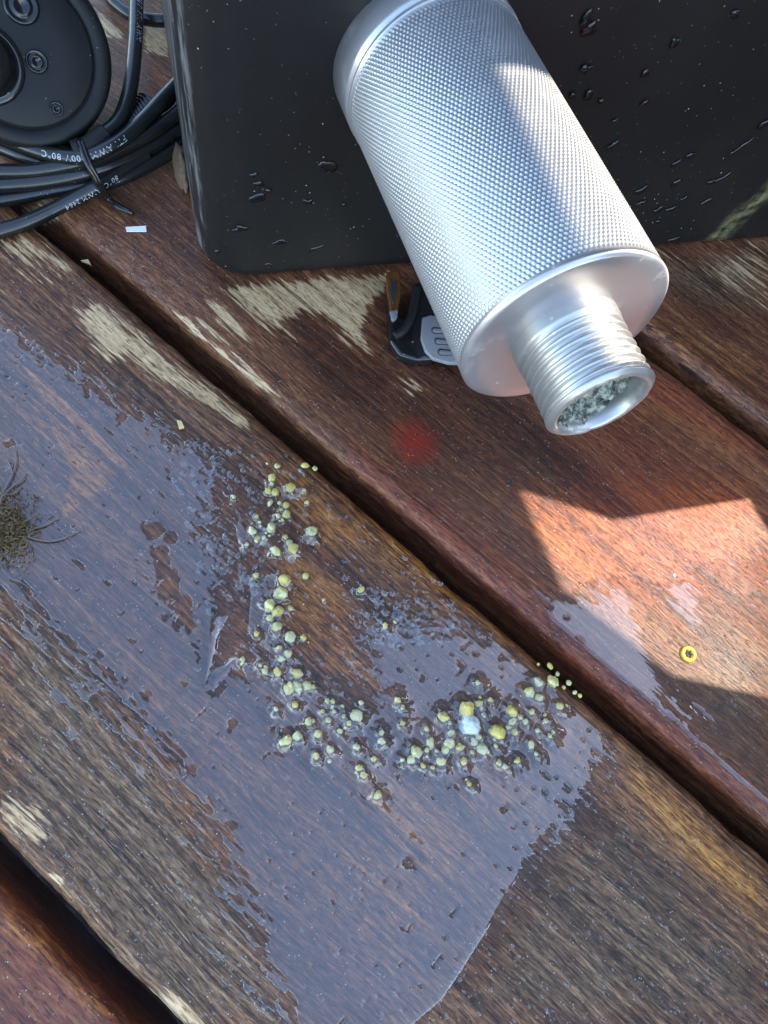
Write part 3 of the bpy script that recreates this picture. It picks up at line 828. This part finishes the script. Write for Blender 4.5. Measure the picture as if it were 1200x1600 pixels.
V = np.stack([RR * np.cos(TH), RR * np.sin(TH), ZL], -1)
obj('knurled_sleeve', mesh('knurled_sleeve', V, grid_faces(len(uz), len(ua), True)[:, ::-1]), MAT['knurl'], cyl)
obj('end_cap', lathe('end_cap', [(RC - .0003, -.0016), (RC + .00005, -.0012), (RC + .00005, -.0005), (RC - .0005, 0), (RC - .0009, .00015), (.0175, .0001), (.0135, .0001), (.0108, .0001)], 128), MAT['cap'], cyl)
obj('rear_collar', lathe('rear_collar', [(RC - .002, -LB - .004), (RC + .0003, -LB - .004), (RC + .0004, -.0742), (RC + .0002, -.0734), (RC - .0002, -.0731), (RC - .0004, -.0724), (RC + .0002, -.0720), (RC + .0002, -.0715), (RC - .0005, -.0711)], 128), MAT['collar'], cyl)
# threaded nozzle with a helical thread
RN, LN, PIT = .0110, .0172, .00185
us = np.linspace(0, 2 * np.pi, 120, endpoint=False); zs = np.linspace(.0001, LN, 150)
TH, ZL = np.meshgrid(us, zs, indexing='xy')
ph = ((ZL - .0026) / PIT - TH / (2 * np.pi)) % 1
thr = np.clip(1.15 - np.abs(ph * 2 - 1) * 1.7, 0, 1)
on = np.clip((ZL - .0024) / .0012, 0, 1) * np.clip((LN - .0008 - ZL) / .0008, 0, 1)
wear = 1 - .35 * fbm(np.cos(TH) * 3 + 9, np.sin(TH) * 3 + ZL * 300, 90)
RR = RN - .0009 * on * (1 - thr * wear) - np.clip((ZL - LN + .0006) / .0006, 0, 1) * .0006
V = np.stack([RR * np.cos(TH), RR * np.sin(TH), ZL], -1)
noz = obj('threaded_nozzle', mesh('threaded_nozzle', V, grid_faces(len(zs), len(us), True)[:, ::-1]), MAT['thread'], cyl)
# rim and bore
seg = 120; aa = np.linspace(0, 2 * np.pi, seg, endpoint=False)
prof = [(RN - .0006, LN), (RN - .0010, LN + .0003), (RN - .0016, LN + .0003), (RN - .0022, LN - .0003), (RN - .0022, LN - .003), (RN - .0022, LN - .012)]
V = np.stack([np.stack([(r + (.0003 * (fbm(np.cos(aa) * 4 + 3, np.sin(aa) * 4 + i, 95) - .5) if i > 1 else 0)) * np.cos(aa), (r) * np.sin(aa), z + (.0004 * (fbm(np.cos(aa) * 5 + 3, np.sin(aa) * 5 + 8, 96) - .5) if 0 < i < 4 else 0 * aa)], -1) for i, (r, z) in enumerate(prof)])
obj('rim', mesh('rim', V, grid_faces(len(prof), seg, True)[:, ::-1]), MAT['thread'], noz)
# crusty residue inside the bore
res_m = N('crusty_residue'); c = res_m.coord()
r1 = res_m.noise(res_m.map(c, (420, 420, 420)), 1, 4, .7); r2 = res_m.voro(res_m.map(c, (650, 650, 650)), 1)
cc = res_m.ramp(r1, [(.38, (.012, .012, .009)), (.47, (.08, .09, .065)), (.55, (.26, .28, .23)), (.66, (.42, .42, .27))])
res_m.set(Base_Color=cc, Roughness=.6); res_m.bump(res_m.math('ADD', r1, res_m.math('MULTIPLY', r2, -.6)), .0012, .9)
rr_ = np.linspace(0, RN - .0020, 44); TH, R2 = np.meshgrid(np.linspace(0, 2 * np.pi, 90, endpoint=False), rr_, indexing='xy')
xr, yr = R2 * np.cos(TH), R2 * np.sin(TH)
zr = LN - .0042 + (fbm(xr * 420 + 30, yr * 420 + 30, 98, 4) - .5) * .0062 + np.clip(-(yr * .8 + xr * .3 * np.sign((xx @ M[0]))) / RN, -1, 1) * .0038 + (R2 / RN) ** 6 * .0016
obj('residue', mesh('residue', np.stack([xr, yr, zr], -1), grid_faces(len(rr_), 90, True)[:, ::-1]), res_m.m, cyl)

# ------------------------------------------------------------------ cables


def catmull(P, k=14):
    P = np.array(P, float); Q = np.vstack([2 * P[0] - P[1], P, 2 * P[-1] - P[-2]]); out = []
    for i in range(1, len(Q) - 2):
        for t in np.linspace(0, 1, k, endpoint=False):
            a, b, c, d = Q[i - 1:i + 3]
            out.append(.5 * ((2 * b) + (-a + c) * t + (2 * a - 5 * b + 4 * c - d) * t ** 2 + (-a + 3 * b - 3 * c + d) * t ** 3))
    out.append(Q[-2]); return np.array(out)


def frames(P):
    T = np.gradient(P, axis=0); T /= np.linalg.norm(T, axis=1)[:, None]
    V = CAM - P; V /= np.linalg.norm(V, axis=1)[:, None]        # first normal faces the photographer's side
    Bn = np.cross(T, V); Bn /= np.linalg.norm(Bn, axis=1)[:, None]; Nn = np.cross(Bn, T)
    return T, Nn, Bn


def tube(name, P, r, seg=18, cap=True):
    P = np.asarray(P); T, Nn, Bn = frames(P); a = np.linspace(0, 2 * np.pi, seg, endpoint=False)
    rr = np.broadcast_to(np.asarray(r, float), (len(P),))
    V = P[:, None] + rr[:, None, None] * (Nn[:, None] * np.cos(a)[None, :, None] + Bn[:, None] * np.sin(a)[None, :, None])
    f = [tuple(q) for q in grid_faces(len(P), seg, True)]
    if cap: f += [tuple(range(seg)), tuple((len(P) - 1) * seg + k for k in range(seg))[::-1]]
    me = mesh(name, V, f)
    bm = bmesh.new(); bm.from_mesh(me); bmesh.ops.recalc_face_normals(bm, faces=bm.faces); bm.to_mesh(me); bm.free()
    return me


def text_on(path, r, s, start, size, ang, flip, parent, name='print'):
    """white lettering wrapped on a cable: start = arc length, ang = angle round the cable"""
    cu = bpy.data.curves.new('tmp', 'FONT'); cu.body = s; cu.size = size; cu.space_character = 1.15; cu.resolution_u = 2
    to = bpy.data.objects.new('tmp', cu); COL.objects.link(to)
    dg = bpy.context.evaluated_depsgraph_get(); m0 = bpy.data.meshes.new_from_object(to.evaluated_get(dg))
    bpy.data.objects.remove(to); bpy.data.curves.remove(cu)
    co = np.zeros(len(m0.vertices) * 3); m0.vertices.foreach_get('co', co); co = co.reshape(-1, 3)
    P = np.asarray(path); sl_ = np.r_[0, np.cumsum(np.linalg.norm(np.diff(P, axis=0), axis=1))]
    T, Nn, Bn = frames(P)
    sx = start + (-co[:, 0] if flip else co[:, 0]); th = ang + (1 if flip else -1) * (co[:, 1] - size * .35) / r
    I = lambda A_: np.stack([np.interp(sx, sl_, A_[:, k]) for k in range(3)], -1)
    c, a, b = I(P), I(Nn), I(Bn)
    W = c + (r + .00006) * (a * np.cos(th)[:, None] + b * np.sin(th)[:, None])
    m0.vertices.foreach_set('co', W.astype(np.float32).ravel()); m0.update()
    bm = bmesh.new(); bm.from_mesh(m0); bm.normal_update()
    bm.to_mesh(m0); bm.free()
    m0.name = name
    return obj(name, m0, MAT['print'], parent, smooth=False)


coil = tag(empty('power_cable', g(120, 260)), 'coil of black power cable with white print, tied together left of the black box', 'cable')
base = np.array(g(120, 260))


def cab(name, pix, r=.0023, parent=coil):
    P = catmull([g(x, y, z) for x, y, z in pix]) - base
    o = obj(name, tube(name, P, r), MAT['cable'], parent); return o, P


# text is placed in the coil's own coordinates, so the frames use a shifted viewer
CAM_W = CAM; CAM = CAM - base
def gw(x, y, z=0.0):
    r = ray(x, y); return CAM_W + r * (z - H) / r[2]
g_old = g; g = gw
c8, p8 = cab('strand', [(-60, 380, .0024), (0, 361, .0024), (42, 347, .0026), (85, 327, .003), (119, 309, .004), (150, 292, .006), (185, 268, .0065), (230, 240, .0065)])
c6, p6 = cab('strand', [(-60, 318, .0024), (0, 312, .0024), (42, 305, .0028), (90, 296, .0035), (136, 290, .004), (184, 280, .004), (241, 253, .004), (286, 222, .004), (325, 185, .004)])
c5, p5 = cab('strand', [(-60, 290, .007), (0, 289, .007), (71, 283, .0075), (136, 270, .008), (198, 248, .008), (249, 219, .008), (286, 195, .008), (330, 150, .008)])
c4, p4 = cab('strand', [(-60, 268, .010), (0, 268, .010), (57, 266, .010), (119, 255, .011), (170, 239, .0115), (227, 212, .012), (262, 188, .012), (300, 158, .012), (330, 120, .012)])
c3, p3 = cab('strand', [(-60, 205, .006), (0, 230, .006), (30, 242, .0065), (60, 252, .007), (95, 260, .007), (150, 257, .006), (220, 230, .006), (290, 180, .006)])
c2, p2_ = cab('strand', [(-60, 190, .012), (0, 211, .012), (42, 230, .013), (85, 242, .0135), (122, 246, .014), (150, 240, .015), (190, 218, .016), (225, 186, .016), (258, 150, .016), (310, 95, .014)])
c9, p9 = cab('strand', [(20, 212, .004), (48, 218, .007), (85, 224, .009), (119, 230, .011), (150, 228, .012)], .0018)
c1, p1 = cab('strand', [(214, -60, .02), (213, 0, .02), (211, 70, .019), (203, 140, .017), (186, 188, .016), (160, 212, .015), (135, 230, .014), (110, 245, .010)], .0024)
c7, p7 = cab('strand', [(160, -40, .004), (173, -4, .004), (188, 12, .004), (208, 24, .004), (245, 32, .004), (300, 30, .004)])
c0_, p0_ = cab('strand', [(226, 205, .006), (245, 180, .008), (268, 148, .009), (300, 110, .009)], .0023)
text_on(p1, .0024, '80°C 300V  FTI  AWM', .012, .0026, -.5, False, c1)
text_on(p2_, .0023, 'FTI AWM 300V 80°C', .055, .0026, .15, True, c2)
text_on(p3, .0023, 'AWM I A 80°C', .050, .0025, .15, True, c3)
text_on(p8, .0023, '80°C AWM 2464', .052, .0024, .6, True, c8)
text_on(p0_, .0023, 'VW-1', .010, .0022, -.3, False, c0_)
# plug with ribbed strain relief
P = catmull([g(140, 234, .013), g(170, 214, .012), (g(200, 192, .011)), g(232, 163, .011)], 30) - base
sL = np.linspace(0, 1, len(P)); rad = .0032 + .0004 * sL + np.where(sL > .55, np.where((sL * 22) % 1 > .45, .0007, -.0003), 0)
pl = obj('strain_relief', tube('strain_relief', P, rad, 20), MAT['cable'], coil)
P = catmull([g(115, 236, .0145), g(140, 228, .015), g(165, 208, .016)], 20) - base
obj('sleeve', tube('sleeve', P, .0031, 20), MAT['pump'], coil)
# tie wire round the bundle
tie = None
for q, dx in ((0, 0), (1, 5)):
    P = catmull([g(112 + dx, 228, .003), g(120 + dx, 219, .016), g(126 + dx, 230, .0175), g(136 + dx, 255, .0155), g(147 + dx, 276, .012), g(158 + dx, 296, .0075), g(166 + dx, 308, .002), g(180 + dx * .5, 318 + dx, .0012), g(203 + dx, 331 + dx * .5, .0012)]) - base
    o = obj('tie_wire', tube('tie_wire', P, .00085 if q == 0 else .0007, 10), MAT['gloss'], coil)
g = g_old; CAM = CAM_W

# ------------------------------------------------------------------ round pump, top left
def basis(axis, up=zz):
    x = np.cross(up, axis); x /= np.linalg.norm(x); y = np.cross(axis, x); return x, y


pc = g(30, 78, .034)
vd = CAM - pc; ax = vd / np.linalg.norm(vd) + np.array([.10, .05, .22]); ax /= np.linalg.norm(ax)
px_, py_ = basis(ax)
RP = .0258
pump = empty('round_pump', mat=Matrix(((px_[0], py_[0], ax[0], pc[0]), (px_[1], py_[1], ax[1], pc[1]), (px_[2], py_[2], ax[2], pc[2]), (0, 0, 0, 1))))
tag(pump, 'round black pump housing with screws lying in the top left corner', 'pump')
obj('housing', lathe('housing', [(.02, -.03), (RP - .004, -.03), (RP - .001, -.027), (RP, -.012), (RP + .0003, -.008), (RP + .0002, -.002), (RP - .0006, -.0004), (RP - .0014, .0000), (RP - .0046, .0002), (RP - .0049, -.0008), (RP - .0052, -.0008), (RP - .0055, .0003), (RP - .006, .0006), (.012, .0006), (.0, .0006)], 128), MAT['pump'], pump)


def on_disc(x, y, lift=0):
    r = ray(x, y); k = ((pc - CAM) @ ax) / (r @ ax); q = CAM + k * r - pc
    return np.array([q @ px_, q @ py_, lift])


for (x, y, r) in ((57, 97, .0026), (88, 171, .0017), (33, 10, .0040), (-70, 40, .0026)):
    o = obj('screw', lathe('screw', [(0, .0002), (r * .3, .0003), (r * .45, .0009), (r * .62, .0010), (r * .72, .0003), (r * .85, .0003), (r, .0010), (r * 1.15, .0009), (r * 1.25, -.0002)], 36), MAT['gloss'], pump)
    o.location = on_disc(x, y, .0006)
hb = on_disc(-26, 100)
o = obj('hub', lathe('hub', [(.0, .0075), (.004, .0073), (.0065, .0062), (.0082, .0035), (.0086, .0010), (.0095, .0008), (.0105, .0010), (.0110, 0)], 72), MAT['gloss'], pump); o.location = hb + [0, 0, .0006]

# ------------------------------------------------------------------ wet clip at the foot of the box
cb = g(640, 530); clip = tag(empty('cable_clip', cb), 'wet black clip with a rusty prong and grey slotted plate under the silver cylinder', 'clip')


def prism(name, pix, z0, z1, bev=.0006, org=cb):
    bm = bmesh.new(); vs = [bm.verts.new(Vector(g(x, y, (z0 + z1) / 2) * [1, 1, 0] + [0, 0, z1] - org)) for x, y in pix]
    f = bm.faces.new(vs); r = bmesh.ops.extrude_face_region(bm, geom=[f])
    for v in r['geom']:
        if isinstance(v, bmesh.types.BMVert): v.co.z = z0 - org[2]
    bmesh.ops.bevel(bm, geom=[e_ for e_ in bm.edges], offset=bev, segments=2, affect='EDGES', profile=.6)
    return from_bm(name, bm)


obj('clip_body', prism('clip_body', [(603, 470), (612, 465), (621, 500), (632, 505), (648, 470), (652, 446), (668, 436), (690, 440), (690, 520), (678, 566), (650, 568), (622, 560), (608, 540)], .0, .0045, .0012), MAT['gloss'], clip)
obj('arm', tube('arm', catmull([g(652, 448, .0052), g(644, 490, .0058), (g(632, 515, .0055)), g(616, 525, .0048)], 10) - cb, .0014, 12), MAT['pump'], clip)
obj('prong', prism('prong', [(603, 428), (624, 424), (627, 455), (622, 486), (617, 502), (611, 502), (608, 480), (604, 455)], .0042, .0064, .0007), MAT['rust'], clip)
obj('prong_slot', prism('prong_slot', [(610, 440), (615, 437), (620, 442), (619, 462), (614, 476), (609, 462)], .0062, .0067, .0002), MAT['darkm'], clip)
obj('prong_tip', prism('prong_tip', [(608, 487), (622, 484), (620, 499), (614, 504), (611, 500)], .0062, .0072, .0005), MAT['grey'], clip)
pt = obj('grey_plate', prism('grey_plate', [(659, 498), (672, 494), (700, 500), (725, 520), (730, 570), (700, 569), (676, 562), (664, 550), (657, 530)], .0046, .0062, .0005), MAT['grey'], clip)
for (x, y) in ((684, 517), (689, 534), (694, 551)):
    o = obj('slot', prism('slot', [(x - 10, y - 4), (x - 7, y - 6), (x + 12, y - 4), (x + 12, y + 5), (x - 6, y + 5), (x - 10, y + 2)], .0060, .0064, .0002), MAT['darkm'], clip)
    o2 = obj('slot_floor', prism('slot_floor', [(x - 8, y - 2), (x - 6, y - 4), (x + 12, y - 2), (x + 12, y + 3), (x - 5, y + 3), (x - 8, y + 1)], .0062, .00652, .0001), MAT['grey'], clip)
obj('stud', domes('stud', [(*(g(641, 546)[:2] - cb[:2]), .0042, .0007, .0006)]), MAT['rust'], clip)

# ------------------------------------------------------------------ small litter
def flake(name, pix, z, th, mat, label, cat):
    c = g(*np.mean(np.array(pix), 0)); o = obj(name, prism(name, pix, z, z + th, min(.0001, th / 4), c), MAT[mat], smooth=False); o.location = c
    return tag(o, label, cat)


flake('paper_scrap', [(196, 355), (228, 353), (229, 362), (198, 362)], .0004, .0003, 'paper', 'tiny white paper scrap lying on the brown board beside the cable coil', 'paper scrap')
flake('wood_chip', [(126, 408), (138, 406), (143, 416), (139, 413)], -.006, .0008, 'chip', 'small pale wood chip stuck in the board gap below the cables', 'wood chip')
flake('seed_husk', [(276, 657), (284, 659), (288, 668), (280, 670)], .0004, .0012, 'chip', 'tiny tan husk lying on the wet board above the granules', 'husk')

# tree reflection at the left edge of the puddle, modelled as solid blades
tb = g(15, 825); tf = tag(empty('tree_reflection', tb), 'reflection of a tree modelled as olive blades and twigs in the puddle at the left edge', 'reflected_tree')
vs, fs = [], []
for k in range(800):
    r0 = np.array([rng.normal() * 19 + 8, rng.normal() * 25 + 826]); 
    if r0[0] < -60: continue
    d = np.array([rng.normal(), rng.normal()]) * 7 + np.array([3, -2]); tip = r0 + d
    z0 = rng.random() * .002 + .0006; z1 = z0 + rng.normal() * .001
    a0 = g(*r0, z0) - tb; a1 = g(*tip, max(.0006, z1)) - tb; sd = np.cross(a1 - a0, zz); sd = sd / (np.linalg.norm(sd) + 1e-9) * .00016
    b = len(vs); vs += [a0 - sd, a0 + sd, a1, (a0 + a1) / 2 + zz * .0005]; fs += [(b, b + 2, b + 3), (b + 1, b + 3, b + 2), (b, b + 3, b + 1)]
o = obj('reflected_blades', mesh('reflected_blades', np.array(vs), fs), MAT['reflected_tree'], tf, smooth=False); o['kind'] = 'stuff'
for pp in ([(0, 790), (8, 765), (20, 740), (26, 720), (24, 700)], [(4, 775), (20, 760), (36, 748), (40, 735)], [(20, 740), (14, 722), (4, 708)], [(40, 838), (70, 845), (95, 842), (125, 828)], [(50, 826), (70, 820), (92, 808)], [(0, 770), (18, 772), (34, 758)]):
    obj('reflected_twig', tube('reflected_twig', catmull([g(x, y, .0012) for x, y in pp], 8) - tb, np.linspace(.00035, .00012, 8 * (len(pp) - 1) + 1), 6), MAT['reflected_twig'], tf)

# ------------------------------------------------------------------ board screen added out of view at the right to shade the scene
E0, TT = .345, math.tan(EL)
scr = tag(empty('added_shade_screen', A + E0 * e), 'unseen board screen added right of the black box to block and shape the sun', 'screen')
LIT = np.array([(.0785, .082), (.112, .0995), (.160, .0995), (.163, .116), (.185, .120), (.188, .184), (.150, .166), (.108, .148), (.083, .118)])
hole = [(q[1], (E0 - q[0]) * TT) for q in LIT]                     # (n, z) on the screen: opening cut to give the sun patch its shape


def on_scr(q): return A + E0 * e + q[0] * n + q[1] * zz


def screen_board(name, z0, z1, *hs):
    bm = bmesh.new(); o4 = [(-.35, z0), (.5, z0), (.5, z1), (-.35, z1)]
    org = A + E0 * e
    if not hs:
        f = bm.faces.new([bm.verts.new(Vector(on_scr(q) - org)) for q in o4])
    else:
        ov = [bm.verts.new(Vector(on_scr(q) - org)) for q in o4]; hv = [[bm.verts.new(Vector(on_scr(q) - org)) for q in h] for h in hs]
        ed = [bm.edges.new((L[i], L[(i + 1) % len(L)])) for L in (ov, *hv) for i in range(len(L))]
        bmesh.ops.triangle_fill(bm, edges=ed, use_beauty=True)
    r = bmesh.ops.extrude_face_region(bm, geom=bm.faces[:])
    bmesh.ops.translate(bm, verts=[v for v in r['geom'] if isinstance(v, bmesh.types.BMVert)], vec=Vector(e * .006))
    return obj(name, from_bm(name, bm), MAT['screen'], scr, smooth=False)


screen_board('board', .001, .1305); screen_board('board', .1305 + .0005, .262, hole); screen_board('board', .2625, .43, [(.005, .318), (.081, .318), (.083, .330), (.098, .331), (.098, .350), (.083, .352), (.081, .364), (.005, .364)])  # slot in the top board is cut to let sun onto the cylinder
for q in (-.30, .42):
    obj('post', boxm('post', (E0 * 0) + e * .0275 + n * q + zz * .2155, e, n, zz, .042, .04, .429, .002), MAT['screen'], scr, smooth=False)
